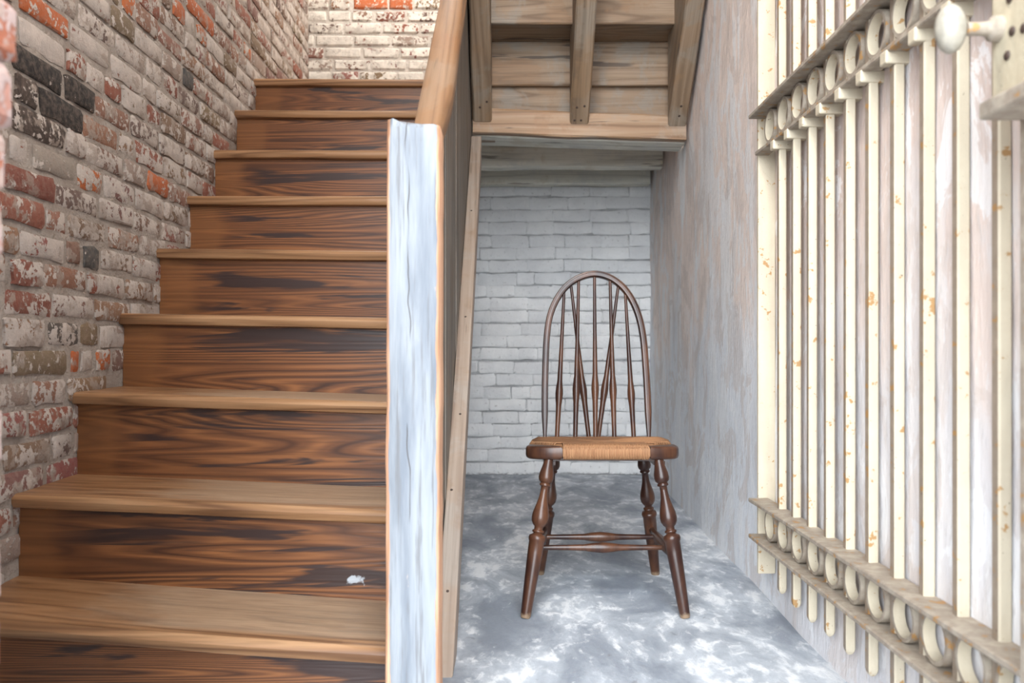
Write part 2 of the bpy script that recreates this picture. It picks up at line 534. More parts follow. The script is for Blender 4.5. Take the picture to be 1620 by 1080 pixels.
M['cream_lock'] = iron_mat('lock_cream_iron', (0.62, 0.55, 0.40), (0.36, 0.29, 0.2), 0.68, 0.5)

def plain(name, c, r=0.6, metal=0.0):
    g = N(name)
    n = g.noise(g.coord('World'), 90.0, 3.0)
    g.color(g.mix(g.ramp(n, 0.3, 0.7), tuple(x * 0.75 for x in c), c)).rough(r)
    g.b.inputs['Metallic'].default_value = metal
    return g.m
M['nail'] = plain('nail_iron', (0.06, 0.035, 0.025), 0.6)
M['knob'] = plain('knob_enamel', (0.34, 0.31, 0.255), 0.3)
M['ceiling'] = plain('ceiling_plaster', (0.62, 0.58, 0.52), 0.9)
M['pave'] = plain('pale_paving', (0.55, 0.55, 0.54), 0.9)
M['facade'] = plain('facade_render', (0.5, 0.36, 0.3), 0.9)

# ------------------------------------------------------------------ setting
YB = 4.60                                 # back wall
def xl(Y): return -1.033 - 0.015 * Y      # left wall face
def xr(Y): return 0.6545 + 0.0209 * Y     # right wall face
ZT = 3.9

def grid_sheet(name, P, nu, nv, mat, amp=0.0, nrm=(0, 0, 1), freq=3.0, seed=0, **k):
    vs_, fs = [], []
    nrm = Vector(nrm)
    for i in range(nu + 1):
        for j in range(nv + 1):
            p = Vector(P(i / nu, j / nv))
            p = p + nrm * (amp * (mnoise.noise(p * freq + Vector((seed, 0, 0))) + 0.4 * mnoise.noise(p * freq * 3.3)))
            vs_.append(tuple(p))
    for i in range(nu):
        for j in range(nv):
            a = i * (nv + 1) + j
            fs.append((a, a + nv + 1, a + nv + 2, a + 1))
    return mk(name, vs_, fs, mat, smooth=True, **k)

tag(grid_sheet('floor', lambda u, v: (-1.25 + 2.15 * u, 0.60 + 4.1 * v, 0), 60, 110, M['concrete'], 0.0025, (0, 0, 1), 2.2), 'worn blue-grey painted concrete floor with pale scuffs', kind='structure')
tag(mk('pavement', [(-9, -12, -0.002), (9, -12, -0.002), (9, 0.60, -0.002), (-9, 0.60, -0.002)], [(0, 1, 2, 3)], M['pave']), 'pale paving outside the doorway', kind='structure')

# right wall with a slightly uneven plaster face
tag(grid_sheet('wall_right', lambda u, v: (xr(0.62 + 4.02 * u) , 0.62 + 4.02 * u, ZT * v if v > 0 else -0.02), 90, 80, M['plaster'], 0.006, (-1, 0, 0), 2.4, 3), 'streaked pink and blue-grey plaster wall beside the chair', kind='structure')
# ceiling over the stair hall
tag(MB().box(-1.4, 1.2, 0.64, 4.9, ZT, ZT + 0.15).build('ceiling', M['ceiling']), 'high plain ceiling over the stair hall', kind='structure')
# the outside wall around the doorway
wf = MB()
wf.box(-4.0, -0.535, 0.64, 0.81, 0, ZT)
wf.box(0.70, 4.0, 0.40, 0.64, 0, ZT)
wf.box(-0.60, 0.75, 0.64, 0.86, 2.75, ZT)
wall_front = tag(wf.build('wall_front', M['facade']), 'outer brick wall framing the doorway', kind='structure')

# ---- bricks
def brick_mesh(L, h, seed, mat, jit=0.003, rnd_edge=0.006, depth=0.035):
    r = random.Random(seed)
    nx, nz = 6, 4
    vs_, fs = [], []
    us = [0, 0.05, 0.35, 0.65, 0.95, 1.0]
    ws = [0, 0.15, 0.85, 1.0]
    for j in range(nz):
        for i in range(nx):
            edge = i in (0, nx - 1) or j in (0, nz - 1)
            corner = i in (0, nx - 1) and j in (0, nz - 1)
            x = (us[i] - 0.5) * L
            z = (ws[j] - 0.5) * h
            x += r.uniform(-1, 1) * jit * (1.0 if edge else 0.5)
            z += r.uniform(-1, 1) * jit * (0.9 if edge else 0.5)
            if corner:
                x *= 0.985
                z *= 0.92
            y = (rnd_edge if edge else 0.0) + (rnd_edge * 0.5 if corner else 0) + r.uniform(-0.5, 0.8) * jit * 0.5
            vs_.append((x, y, z))
    for j in range(nz - 1):
        for i in range(nx - 1):
            a = j * nx + i
            fs.append((a, a + 1, a + nx + 1, a + nx))
    per = [i for i in range(nx)] + [j * nx + nx - 1 for j in range(1, nz)] + [(nz - 1) * nx + i for i in range(nx - 2, -1, -1)] + [j * nx for j in range(nz - 2, 0, -1)]
    n0 = len(vs_)
    for p in per:
        vs_.append((vs_[p][0], depth, vs_[p][2]))
    m = len(per)
    for k in range(m):
        k2 = (k + 1) % m
        fs.append((per[k2], per[k], n0 + k, n0 + k2))
    me = bpy.data.meshes.new('brick')
    me.from_pydata(vs_, [], fs)
    me.materials.append(mat)
    me.polygons.foreach_set('use_smooth', [True] * len(me.polygons))
    me.set_sharp_from_angle(angle=math.radians(32))
    me.update()
    return me

CLS = {0.205: 'full', 0.15: 'three', 0.098: 'half'}
def mesh_set(mat, h, jit=0.003, seed=0, n=6, rnd_edge=0.006):
    return {L: [brick_mesh(L, h, seed + i * 7 + int(L * 1000), mat, jit, rnd_edge) for i in range(n)] for L in CLS}

def pick(ms, L, r):
    key = min(ms, key=lambda k: abs(k - L))
    return r.choice(ms[key]), L / key

def lay_course(a, b, r, fixed=(), joint=0.012, headers=0.25):
    """spans (start, end, style) of bricks from a to b along a course, keeping the fixed ones"""
    out = []
    cur = a
    fx = sorted(fixed)
    fx.append((b, b, None))
    first = True
    for f0, f1, st in fx:
        while f0 - cur > 0.05:
            L = r.choice([0.198, 0.205, 0.21]) if r.random() > headers else r.choice([0.098, 0.1, 0.15])
            if first:
                L *= r.uniform(0.35, 1.0)
                first = False
            rest = f0 - cur
            if rest < L + 0.06: L = rest - joint if rest < 0.25 else rest / 2
            out.append((cur, cur + L - joint, None))
            cur += L
        if st is not None:
            out.append((f0, f1 - joint, st))
            cur = f1
            first = False
    return out

STYLE = {'black': (0.018, 0.016, 0.015, 0.03), 'char': (0.05, 0.035, 0.028, 0.32), 'orange': (0.42, 0.105, 0.03, 0.22), 'orange2': (0.44, 0.12, 0.035, 0.5),
         'red': (0.20, 0.062, 0.042, 0.22), 'red2': (0.22, 0.075, 0.05, 0.45), 'grey': (0.30, 0.26, 0.22, 0.22), 'slate': (0.07, 0.068, 0.065, 0.12), 'smoke': (0.09, 0.075, 0.065, 0.5)}
def rand_style(r, wmin=0.25, wmax=0.85):
    t = r.random()
    if t < 0.60: c = (0.23 + r.uniform(-.05, .05), 0.115 + r.uniform(-.02, .03), 0.085)
    elif t < 0.76: c = (0.31, 0.235, 0.195)
    elif t < 0.92: c = (0.26, 0.09, 0.058)
    else: c = (0.15, 0.10, 0.085)
    return (*c, r.uniform(wmin, wmax))

PITCH = 0.066
fixed_left = {
    9: [(1.80, 2.018, 'black'), (2.018, 2.175, 'black')], 8: [(1.815, 1.908, 'char'), (1.908, 2.115, 'black')], 7: [(1.80, 2.03, 'char'), (2.50, 2.66, 'orange')],
    11: [(1.83, 2.05, 'orange')], 5: [(1.77, 1.985, 'red')], 6: [(1.885, 2.08, 'grey'), (2.08, 2.22, 'orange2')], 3: [(2.115, 2.205, 'slate')],
    0: [(1.95, 2.10, 'smoke')], -1: [(2.05, 2.10, 'orange'), (2.18, 2.27, 'orange2')], 16: [(2.69, 2.80, 'orange'), (2.90, 3.0, 'orange2')], 17: [(2.81, 3.08, 'orange')],
    18: [(3.44, 3.56, 'orange2')], 14: [(2.33, 2.42, 'orange2')], 13: [(2.78, 2.87, 'slate')], 2: [(1.80, 1.93, 'red2')], 1: [(1.77, 1.97, 'red2')],
    10: [(1.83, 2.03, 'white'), (2.5, 2.6, 'red2')], 12: [(2.62, 2.74, 'red2')],
}
STYLE['white'] = (0.22, 0.10, 0.07, 0.98)

mortar_l = grid_sheet('wall_left', lambda u, v: (xl(0.86 + 3.8 * u) - 0.0055, 0.86 + 3.8 * u, -0.03 + (ZT + 0.03) * v), 150, 170, M['mortar'], 0.0032, (1, 0, 0), 14.0, 5)
wall_left = tag(mortar_l, 'old brick wall with worn whitewash beside the wooden stairs', kind='structure')
ms_left = mesh_set(M['brick'], 0.054, 0.0042, 11, 8, 0.003)
cand = []
for row in range(-11, 30):
    z = H + (row + 0.5) * PITCH
    r = random.Random(900 + row)
    for a, b, st in lay_course(0.89 - r.uniform(0, 0.02), YB + 0.02, r, fixed_left.get(row, ())):
        if b - a < 0.03: continue
        c = (a + b) / 2
        # hidden behind the stairs?
        k = (3.567 - c) / 0.2525
        top = H + 1.137 - 0.206 * max(0, math.floor(k) + 1) if c < 3.567 else H + 1.137
        if z < top - 0.16: continue
        yy = 550 - F * (z - H) / c
        xx = 810 + F * xl(c) / c
        area = (b - a) / c ** 3
        if yy < -60 or xx < -70: area *= 1e-4
        if yy < -420: continue
        cand.append((area, a, b, z, st, row))
cand.sort(reverse=True)
rot_l = math.pi / 2 + 0.015
for idx, (ar, a, b, z, st, row) in enumerate(cand[:300]):
    r = random.Random(int(a * 1e4) * 31 + row)
    me, sx = pick(ms_left, b - a, r)
    c = (a + b) / 2
    o = bpy.data.objects.new('brick', me)
    o.parent = wall_left
    o.location = (xl(c) + r.uniform(-0.003, 0.003), c, z + r.uniform(-0.003, 0.003))
    o.rotation_euler = (r.uniform(-.015, .015), r.uniform(-.012, .012), rot_l + r.uniform(-.012, .012))
    o.scale = (sx, 1, r.uniform(0.96, 1.05))
    o.color = STYLE[st] if st else rand_style(r)
    col.objects.link(o)
# remaining, smaller bricks of the same wall, as one part
vs_, fs, cols = [], [], []
for ar, a, b, z, st, row in cand[300:]:
    r = random.Random(int(a * 1e4) * 31 + row)
    me, sx = pick(ms_left, b - a, r)
    c = (a + b) / 2
    mt = Matrix.Translation((xl(c) + r.uniform(-0.003, 0.003), c, z + r.uniform(-.003, .003))) @ Matrix.Rotation(rot_l, 4, 'Z') @ Matrix.Diagonal((sx, 1, 1, 1))
    n0 = len(vs_)
    cc = STYLE[st] if st else rand_style(r, 0.5, 0.95)
    for v in me.vertices:
        vs_.append(tuple(mt @ v.co))
        cols.append(cc)
    for p in me.polygons:
        fs.append(tuple(i + n0 for i in p.vertices))
if vs_:
    me = bpy.data.meshes.new('brick_mass')
    me.from_pydata(vs_, [], fs)
    ca = me.color_attributes.new('bcol', 'FLOAT_COLOR', 'POINT')
    for i, c in enumerate(cols):
        ca.data[i].color = c
    me.polygons.foreach_set('use_smooth', [True] * len(me.polygons))
    o = obj('brick_mass', me, M['brick_mass'], wall_left)
    o['kind'] = 'stuff'

# back wall: painted brick below the landing, whitewashed above
wb = grid_sheet('wall_back', lambda u, v: (-1.25 + 2.1 * u, YB + 0.010, -0.03 + (ZT + 0.03) * v), 90, 130, M['paint_joint'], 0.003, (0, -1, 0), 14.0, 9)
wall_back = tag(wb, 'brick wall closing the hall, painted grey-white under the landing and whitewashed above', kind='structure')
ms_back = mesh_set(M['painted_brick'], 0.0625, 0.0040, 51, 9, 0.005)
p2 = 0.0685
for row in range(0, 23):
    z = (row + 0.5) * p2 + 0.004
    if z > 1.60: break
    r = random.Random(300 + row)
    ydep = r.uniform(-0.004, 0.004)
    for a, b, st in lay_course(-0.62 - r.uniform(0, 0.1), 0.752, r, (), -0.001, 0.15):
        if b - a < 0.025: continue
        me, sx = pick(ms_back, b - a, r)
        o = bpy.data.objects.new('brick', me)
        o.parent = wall_back
        o.location = ((a + b) / 2, YB + ydep + r.uniform(-0.0012, 0.0012), z + 0.007 * mnoise.noise(Vector((a * 2.2, row * 0.8, 0))) + r.uniform(-.0015, .0015))
        o.rotation_euler = (r.uniform(-.15, -.03), r.uniform(-.014, .014), r.uniform(-.005, .005))
        o.scale = (sx, 1, r.uniform(0.98, 1.06))
        col.objects.link(o)
# whitewashed upper part
up = mk('mortar_bed', [(-1.2, YB + 0.004, 1.86), (0.76, YB + 0.004, 1.86), (0.76, YB + 0.004, 2.85), (-1.2, YB + 0.004, 2.85)], [(0, 1, 2, 3)], M['mortar_white'], wall_back)
ms_up = mesh_set(M['brick_white'], 0.055, 0.0032, 91, 5)
for row in range(0, 14):
    z = 1.895 + row * PITCH
    r = random.Random(1300 + row)
    fx = []
    if row == 10: fx = [(-0.86, -0.665, 'orange'), (-0.665, -0.53, 'orange')]
    if row == 9: fx = [(-0.74, -0.57, 'red2')]
    for a, b, st in lay_course(-1.13 - r.uniform(0, 0.1), -0.12, r, fx):
        if b - a < 0.03: continue
        me, sx = pick(ms_up, b - a, r)
        o = bpy.data.objects.new('brick', me)
        o.parent = wall_back
        o.location = ((a + b) / 2, YB - 0.004 + r.uniform(-0.002, 0.002), z + r.uniform(-.002, .002))
        o.rotation_euler = (r.uniform(-.015, .015), r.uniform(-.01, .01), r.uniform(-.01, .01))
        o.scale = (sx, 1, r.uniform(0.96, 1.05))
        o.color = STYLE[st] if st else rand_style(r, 0.38, 0.85)
        col.objects.link(o)

# jamb bricks at the doorway, close to the camera on the left
ms_jamb = mesh_set(brick_mat('jamb_brick', False, (0.62, 0.46, 0.42), (0.5, 0.36, 0.3)), 0.056, 0.004, 131, 4, 0.008)
for row in range(-10, 16):
    r = random.Random(700 + row)
    z = H + 0.015 + (row + 0.5) * 0.067
    yy = 550 - F * (z - H) / 0.85
    e = 0.858 if yy < 120 else (0.853 if yy < 210 else (0.842 if yy < 310 else (0.836 if yy < 420 else 0.831)))
    e += r.uniform(-0.002, 0.002) + 0.004
    me, sx = pick(ms_jamb, 0.2, r)
    o = bpy.data.objects.new('brick', me)
    o.parent = wall_front
    o.location = (-0.50 + r.uniform(-.002, .002), e - 0.1, z)
    o.rotation_euler = (0, 0, math.pi / 2)
    o.scale = (sx, 1, 1.1)
    o.color = r.choice([(0.50, 0.20, 0.14, 0.5), (0.52, 0.26, 0.2, 0.6), (0.46, 0.15, 0.08, 0.45), (0.5, 0.3, 0.25, 0.7)])
    col.objects.link(o)

# ------------------------------------------------------------------ lower flight of stairs
stairs = empty('staircase', (-0.62, 2.5, 0), 'dark stained wooden staircase climbing along the worn brick wall', 'staircase')
GO = 0.2525
yl = [123, 173, 236, 309, 392, 495, 620, 782, 977]
yr_ = [123, 173, 236, 309, 396, 502, 636, 808, 1028]
nose = []
XR = -0.183
for k in range(9):
    Y = 3.567 - GO * k
    nose.append((Y, H + (550 - yl[k]) / F * Y, H + (550 - yr_[k]) / F * (Y - 0.02)))
# right-hand readings are taken near x = 612 px: carry them out to the board ends
TH = 0.031
for k, (Y, zL, zR) in enumerate(nose):
    x0 = xl(Y) - 0.004
    xm = (612 - 810) / F * Y
    slope = (zR - zL) / (xm - x0)
    nx = 26
    rings = []
    back = Y + (GO + 0.035 if k else 0.16)
    for i in range(nx + 1):
        t = i / nx
        x = x0 + (XR - x0) * t
        z = zL + slope * (x - x0)
        y = Y - 0.02 * t
        wear = 0.004 * mnoise.noise(Vector((x * 4, k * 3.3, 0))) + 0.002 * mnoise.noise(Vector((x * 13, k * 3.3, 4)))
        if k >= 5: wear -= 0.004 * math.exp(-((t - 0.6) / 0.25) ** 2)
        th = TH + 0.003 * mnoise.noise(Vector((x * 3, k * 5.1, 9)))
        xb = x if i else xl(back) - 0.004
        prof = [(x, y + 0.012, z), (x, y + 0.004, z - 0.004 + wear * .5), (x, y, z - th * .35 + wear * .3), (x, y + 0.001, z - th * .65), (x, y + 0.006, z - th * .92), (x, y + 0.014, z - th), (xb, back, z - th + 0.004), (xb, back, z + 0.002), (x, y + 0.05, z - 0.001 + wear * .5)]
        rings.append(prof)
    MB().loft(rings).build('tread', M['tread'], stairs, smooth=True, sharp=35, origin=(x0, Y, zL))
for k, (Y, zL, zR) in enumerate(nose):
    x0 = xl(Y + 0.03) - 0.003
    xm = (612 - 810) / F * Y
    slope = (zR - zL) / (xm - x0)
    zt0, zt1 = zL - TH + 0.004, zL - TH + 0.004 + slope * (XR - x0)
    if k < 8:
        n2 = nose[k + 1]
        s2 = (n2[2] - n2[1]) / ((612 - 810) / F * n2[0] - xl(n2[0]))
        zb0, zb1 = n2[1], n2[1] + s2 * (XR - x0)
    else:
        zb0 = zb1 = 0.001
    y0 = Y + 0.027
    q = MB().add([(x0, y0, zb0), (XR, y0 - 0.02, zb1), (XR, y0 - 0.02, zt1), (x0, y0, zt0), (x0, y0 + 0.022, zb0), (XR, y0 + 0.002, zb1), (XR, y0 + 0.002, zt1), (x0, y0 + 0.022, zt0)],
                 [(0, 1, 2, 3), (7, 6, 5, 4), (0, 4, 5, 1), (1, 5, 6, 2), (2, 6, 7, 3), (3, 7, 4, 0)])
    q.build('riser', M['riser'], stairs, origin=(x0, y0, zb0))
# silver scrape marks on a low riser
def disc(name, p, r, n, mat, parent, depth=0.004, squash=1.0):
    """small domed nail head facing n"""
    n = Vector(n).normalized()
    a = n.orthogonal().normalized()
    b = n.cross(a)
    rings = []
    for f, d in ((1.0, -0.3), (1.0, 0.4), (0.7, 0.85), (0.15, 1.0)):
        rings.append([tuple(Vector(p) + (a * math.cos(t) + b * math.sin(t) * squash) * (r * f) + n * (depth * d)) for t in [i * math.pi / 4 for i in range(8)]])
    return MB().loft(rings).build(name, mat, parent, smooth=True)

# ------------------------------------------------------------------ partition between stairs and hall
part = empty('stair_partition', (-0.17, 1.5, 0), 'plank partition with chipped grey post between stairs and chair', 'partition')
rings = []
nz = 40
for i in range(nz + 1):
    t = i / nz
    z = t * 1.074
    xL = -0.218 + 0.0035 * t
    xR_ = -0.1265 + 0.0025 * t
    w = lambda s: 0.0016 * mnoise.noise(Vector((z * 9, s, 0))) + 0.001 * mnoise.noise(Vector((z * 31, s, 2)))
    c = 0.006 + 0.002 * mnoise.noise(Vector((z * 12, 8, 1)))
    if i == nz: c = 0.011
    rings.append([(xL + c + w(1), 1.45, z), (xL + 0.03, 1.45 + w(3), z), (xR_ - 0.03, 1.45 + w(5), z), (xR_ - c + w(2), 1.45, z), (xR_ + w(4), 1.45 + c, z), (xR_ + w(4), 1.54, z), (xL + w(6), 1.54, z), (xL + w(6), 1.45 + c, z)])
top = [list(p) for p in rings[-1]]
rings[-1] = [(p[0], p[1] + (0.004 if p[1] < 1.5 else 0), p[2] + (0.010 if p[0] < -0.196 else 0)) for p in rings[-1]]
rings.insert(-1, [(p[0], p[1], p[2] - 0.007) for p in top])
MB().loft(rings).build('newel_post', M['post'], part, smooth=True, sharp=50, origin=(-0.170, 1.495, 0))
def cap_z(Y): return 1.074 + 0.81 * (Y - 1.53)
def trim_z(Y): return (Y - 1.77) * 0.925
# handrail board on the slope
rings = []
for i in range(31):
    t = i / 30
    Y = 1.535 + 2.03 * t
    z = cap_z(Y) + 0.008
    w = lambda s: 0.0015 * mnoise.noise(Vector((Y * 7, s, 0)))
    x0, x1 = -0.180 + w(1), (-0.116 if Y > 1.64 else -0.130 + 0.014 * max(0.0, (Y - 1.55) / 0.09)) + w(2)
    d = 0.043
    rings.append([(x0 + 0.004, Y, z), (x1 - 0.012, Y, z), (x1 - 0.003, Y, z - 0.005), (x1, Y, z - 0.014), (x1 - 0.002, Y, z - d), (x0, Y, z - d), (x0, Y, z - 0.004)])
MB().loft(rings).build('handrail', M['rail'], part, smooth=True, sharp=50)
y0 = 1.541
i = 0
r = random.Random(5)
while y0 < 3.55:
    y1 = min(3.556, y0 + r.choice([0.13, 0.14, 0.145]))
    g = 0.0003
    def bot(Y): return max(0.0, trim_z(Y) - 0.05)
    poly = [(y0 + g, bot(y0 + g)), (y1 - g, bot(y1 - g)), (y1 - g, cap_z(y1) - 0.03), (y0 + g, cap_z(y0) - 0.03)]
    dx = r.uniform(-0.0015, 0.0015)
    MB().prism(poly, 0, -0.180, -0.166 + dx).build('board', M['grey_board'], part)
    y0 = y1
trim = MB().prism([(1.77, 0), (1.895, 0), (3.448, trim_z(3.448) - 0.115), (3.448, trim_z(3.448))], 0, -0.1655, -0.124).build('base_rail', M['trim_board'], part)
bevel(trim, 0.003, 2)
nrm = Vector((0, -0.68, 0.735))
for Y, dx in ((1.92, 0), (2.13, -0.006), (2.32, 0.004), (2.62, 0.002), (3.05, 0)):
    disc('nail', (-0.146 + dx, Y, trim_z(Y)), 0.0035, nrm, M['nail'], trim, 0.0012)

# ------------------------------------------------------------------ landing and upper flight
ZL = H + 1.137
landing = empty('landing', (0.2, 4.05, 1.55), 'stair landing carried on pale limed joists under the brick wall', 'landing')
for i in range(8):
    ya = 3.732 + i * 0.108
    MB().box(-1.08, 0.725, ya, ya + 0.106, ZL - 0.030, ZL).build('deck_board', M['tread'], landing)
rough_board('joist', M['joist'], landing, -0.60, 0.728, 4.09, 4.17, 1.562, 1.79, 0, 0.004, 21, 26)
rough_board('joist', M['joist'], landing, -0.60, 0.735, 4.50, 4.585, 1.560, 1.79, 0, 0.004, 25, 26)
hd = rough_board('header', M['under_board'], landing, -0.158, 0.716, 3.556, 3.60, 1.56, 1.795, 0, 0.002, 3, 20)
hb = rough_board('header_soffit', M['joist'], landing, -0.158, 0.716, 3.506, 3.66, 1.540, 1.566, 0, 0.002, 13, 20, 0.022, -0.003)

upper = empty('upper_staircase', (0.28, 3.4, 1.53), 'underside of the upper stairs with three sloping carriages above the chair', 'staircase')
lg = rough_board('ledger', M['ledger'], upper, -0.160, 0.712, 3.458, 3.504, 1.538, 1.640, 0, 0.004, 31, 26, 0.030, -0.002)
for (xa, xb, ze, sd) in ((-0.159, -0.082, 1.612, 0), (0.236, 0.313, 1.602, 1), (0.636, 0.712, 1.594, 2)):
    L = 1.62
    rings = []
    n = 26
    for i in range(n + 1):
        t = i / n
        Y = 3.455 - L * t
        z = ze + L * t * 1.02
        w = lambda s: 0.004 * mnoise.noise(Vector((t * 14 + sd * 9, s, 0)))
        c = 0.006
        x0, x1 = xa + w(1), xb + w(2)
        if sd == 2: x1 = min(x1, xr(Y) - 0.012)
        hgt = 0.36
        rings.append([(x0 + c, Y, z), (x1 - c, Y, z), (x1, Y, z + c * 1.4), (x1, Y, z + hgt), (x0, Y, z + hgt), (x0, Y, z + c * 1.4)])
    cg = MB().loft(rings).build('carriage', M['carriage'], upper, smooth=True, sharp=30)
    nn = Vector((0, -1, -1))
    pts = {0: ((0.030, 0.045), (0.058, 0.062)), 1: ((0.025, 0.052), (0.055, 0.056), (0.018, 0.012), (0.045, 0.012)), 2: ((0.042, 0.062), (0.040, 0.032))}[sd]
    for dx, dt in pts:
        disc('nail', (xa + dx, 3.455 - dt, ze + dt * 1.02), 0.005, nn, M['nail'], cg, 0.002)
GU = 0.212
RU = 0.205
zb = ZL - 0.045
for k in range(8):
    yk = 3.525 - GU * k
    z0 = zb + RU * k
    for (xa, xb) in ((-0.095, 0.25), (0.30, 0.65)):
        rough_board('riser', M['under_board'], upper, xa, xb, yk, yk + 0.022, z0 - (0.03 if k else 0.0), z0 + RU - 0.022, 0, 0.002, k * 3 + int(xa * 10), 8)
        rough_board('tread', M['under_board'], upper, xa, xb, yk - GU + 0.018, yk + 0.045, z0 + RU - 0.022, z0 + RU + 0.008, 0, 0.002, k * 5 + int(xa * 10), 8)

# ------------------------------------------------------------------ chair
chair = empty('dining_chair', (0.245, 2.37, 0), 'dark turned-leg chair with hooped spindle back and woven rush seat', 'chair')
LEG = [(0.0, 13), (0.03, 14.5), (0.07, 18.5), (0.105, 23), (0.135, 24.5), (0.155, 22), (0.168, 15), (0.175, 18), (0.184, 18), (0.190, 12.5), (0.215, 12), (0.26, 14), (0.31, 20), (0.355, 26), (0.385, 27.5), (0.41, 26), (0.432, 20), (0.442, 14.5), (0.460, 14), (0.466, 19), (0.476, 19), (0.482, 14.5), (0.490, 19), (0.497, 26), (0.512, 28), (0.528, 26.5), (0.535, 24.5), (0.60, 24), (0.80, 20.5), (0.97, 17), (0.985, 16.5), (1.0, 14.5)]
def turned(name, p, q, prof, mat, parent, n=20, k=0.000813):
    p, q = Vector(p), Vector(q)
    t = (q - p).normalized()
    a = t.cross(Vector((0, 1, 0))).normalized()
    b = t.cross(a)
    rings = []
    for s, w in prof:
        c = p + (q - p) * s
        rings.append([tuple(c + (a * math.cos(i * 2 * math.pi / n) + b * math.sin(i * 2 * math.pi / n)) * (w * k)) for i in range(n)])
    return MB().loft(rings).build(name, mat, parent, smooth=True, sharp=60)
legs = {'fl': ((0.0985, 2.235, 0.403), (0.034, 2.165, 0.0)), 'fr': ((0.3855, 2.235, 0.403), (0.443, 2.165, 0.0)), 'rl': ((0.128, 2.50, 0.395), (0.0845, 2.580, 0.0)), 'rr': ((0.385, 2.50, 0.395), (0.437, 2.580, 0.0))}
for kx, (p, q) in legs.items():
    turned('leg', p, q, LEG, M['chair'], chair)
def on_leg(kx, z):
    p, q = Vector(legs[kx][0]), Vector(legs[kx][1])
    return p + (q - p) * ((p.z - z) / (p.z - q.z))
STR = [(0, 8), (0.08, 8.5), (0.25, 9.5), (0.36, 11), (0.42, 15), (0.5, 18), (0.58, 15), (0.64, 11), (0.75, 9.5), (0.92, 8.5), (1, 8)]
STS = [(0, 10), (0.1, 12), (0.3, 18), (0.5, 22), (0.7, 18), (0.9, 12), (1, 10)]
sl = (on_leg('fl', 0.145), on_leg('rl', 0.145))
sr = (on_leg('fr', 0.145), on_leg('rr', 0.145))
turned('stretcher', *sl, STS, M['chair'], chair, 14, 0.00075)
turned('stretcher', *sr, STS, M['chair'], chair, 14, 0.00075)
for f in (0.34, 0.70):
    turned('stretcher', sl[0].lerp(sl[1], f), sr[0].lerp(sr[1], f), STR, M['chair'], chair, 14, 0.00084)

# seat: wooden corner blocks, hidden frame and rush
def zt(Y): return 0.434 - 0.052 * (Y - 2.214)
def slab(poly, zoff, thick, crown=0.0, rnd_=0.006, n_in=2):
    """outline slab with rounded arrises following the seat's slope"""
    c = Vector((sum(p[0] for p in poly) / len(poly), sum(p[1] for p in poly) / len(poly)))
    rings = []
    for ins, dz in ((rnd_ * 1.3, -thick), (rnd_ * 0.35, -thick + rnd_ * 0.5), (0, -thick + rnd_ * 1.5), (0, -rnd_ * 1.3), (rnd_ * 0.35, -rnd_ * 0.45), (rnd_ * 1.2, 0)):
        ring = []
        for p in poly:
            v = Vector(p)
            d = (c - v)
            v2 = v + d.normalized() * min(ins, d.length * 0.4)
            ring.append((v2.x, v2.y, zt(v2.y) + zoff + dz))
        rings.append(ring)
    return MB().loft(rings)
def smooth_poly(pts, k=3, closed=True):
    out = []
    n = len(pts)
    for i in range(n):
        p0, p1, p2, p3 = [Vector(pts[(i + d) % n]) for d in (-1, 0, 1, 2)]
        for j in range(k):
            t = j / k
            out.append(tuple(0.5 * ((2 * p1) + (-p0 + p2) * t + (2 * p0 - 5 * p1 + 4 * p2 - p3) * t * t + (-p0 + 3 * p1 - 3 * p2 + p3) * t ** 3)))
    return out
left_arc = [(0.132, 2.214), (0.100, 2.216), (0.072, 2.222), (0.052, 2.234), (0.041, 2.252), (0.037, 2.275), (0.039, 2.30), (0.047, 2.335)]
right_arc = [(0.362, 2.214), (0.392, 2.216), (0.415, 2.222), (0.433, 2.234), (0.443, 2.252), (0.447, 2.275), (0.447, 2.30), (0.446, 2.335)]
slab(left_arc + [(0.085, 2.32), (0.132, 2.262)], -0.003, 0.034).build('corner_block', M['chair'], chair, smooth=True, sharp=50)
slab(right_arc + [(0.405, 2.32), (0.362, 2.262)], -0.003, 0.034).build('corner_block', M['chair'], chair, smooth=True, sharp=50)
rush_poly = [(0.133, 2.2125), (0.361, 2.2125), (0.361, 2.258), (0.400, 2.315), (0.438, 2.345), (0.452, 2.42), (0.458, 2.57), (0.455, 2.588), (0.42, 2.598), (0.345, 2.607), (0.268, 2.612), (0.19, 2.607), (0.11, 2.598), (0.080, 2.588), (0.072, 2.57), (0.050, 2.42), (0.056, 2.345), (0.092, 2.315), (0.133, 2.258)]
rs = slab(rush_poly, 0.0, 0.037, rnd_=0.008).build('seat', M['rush'], chair, smooth=True, sharp=60)
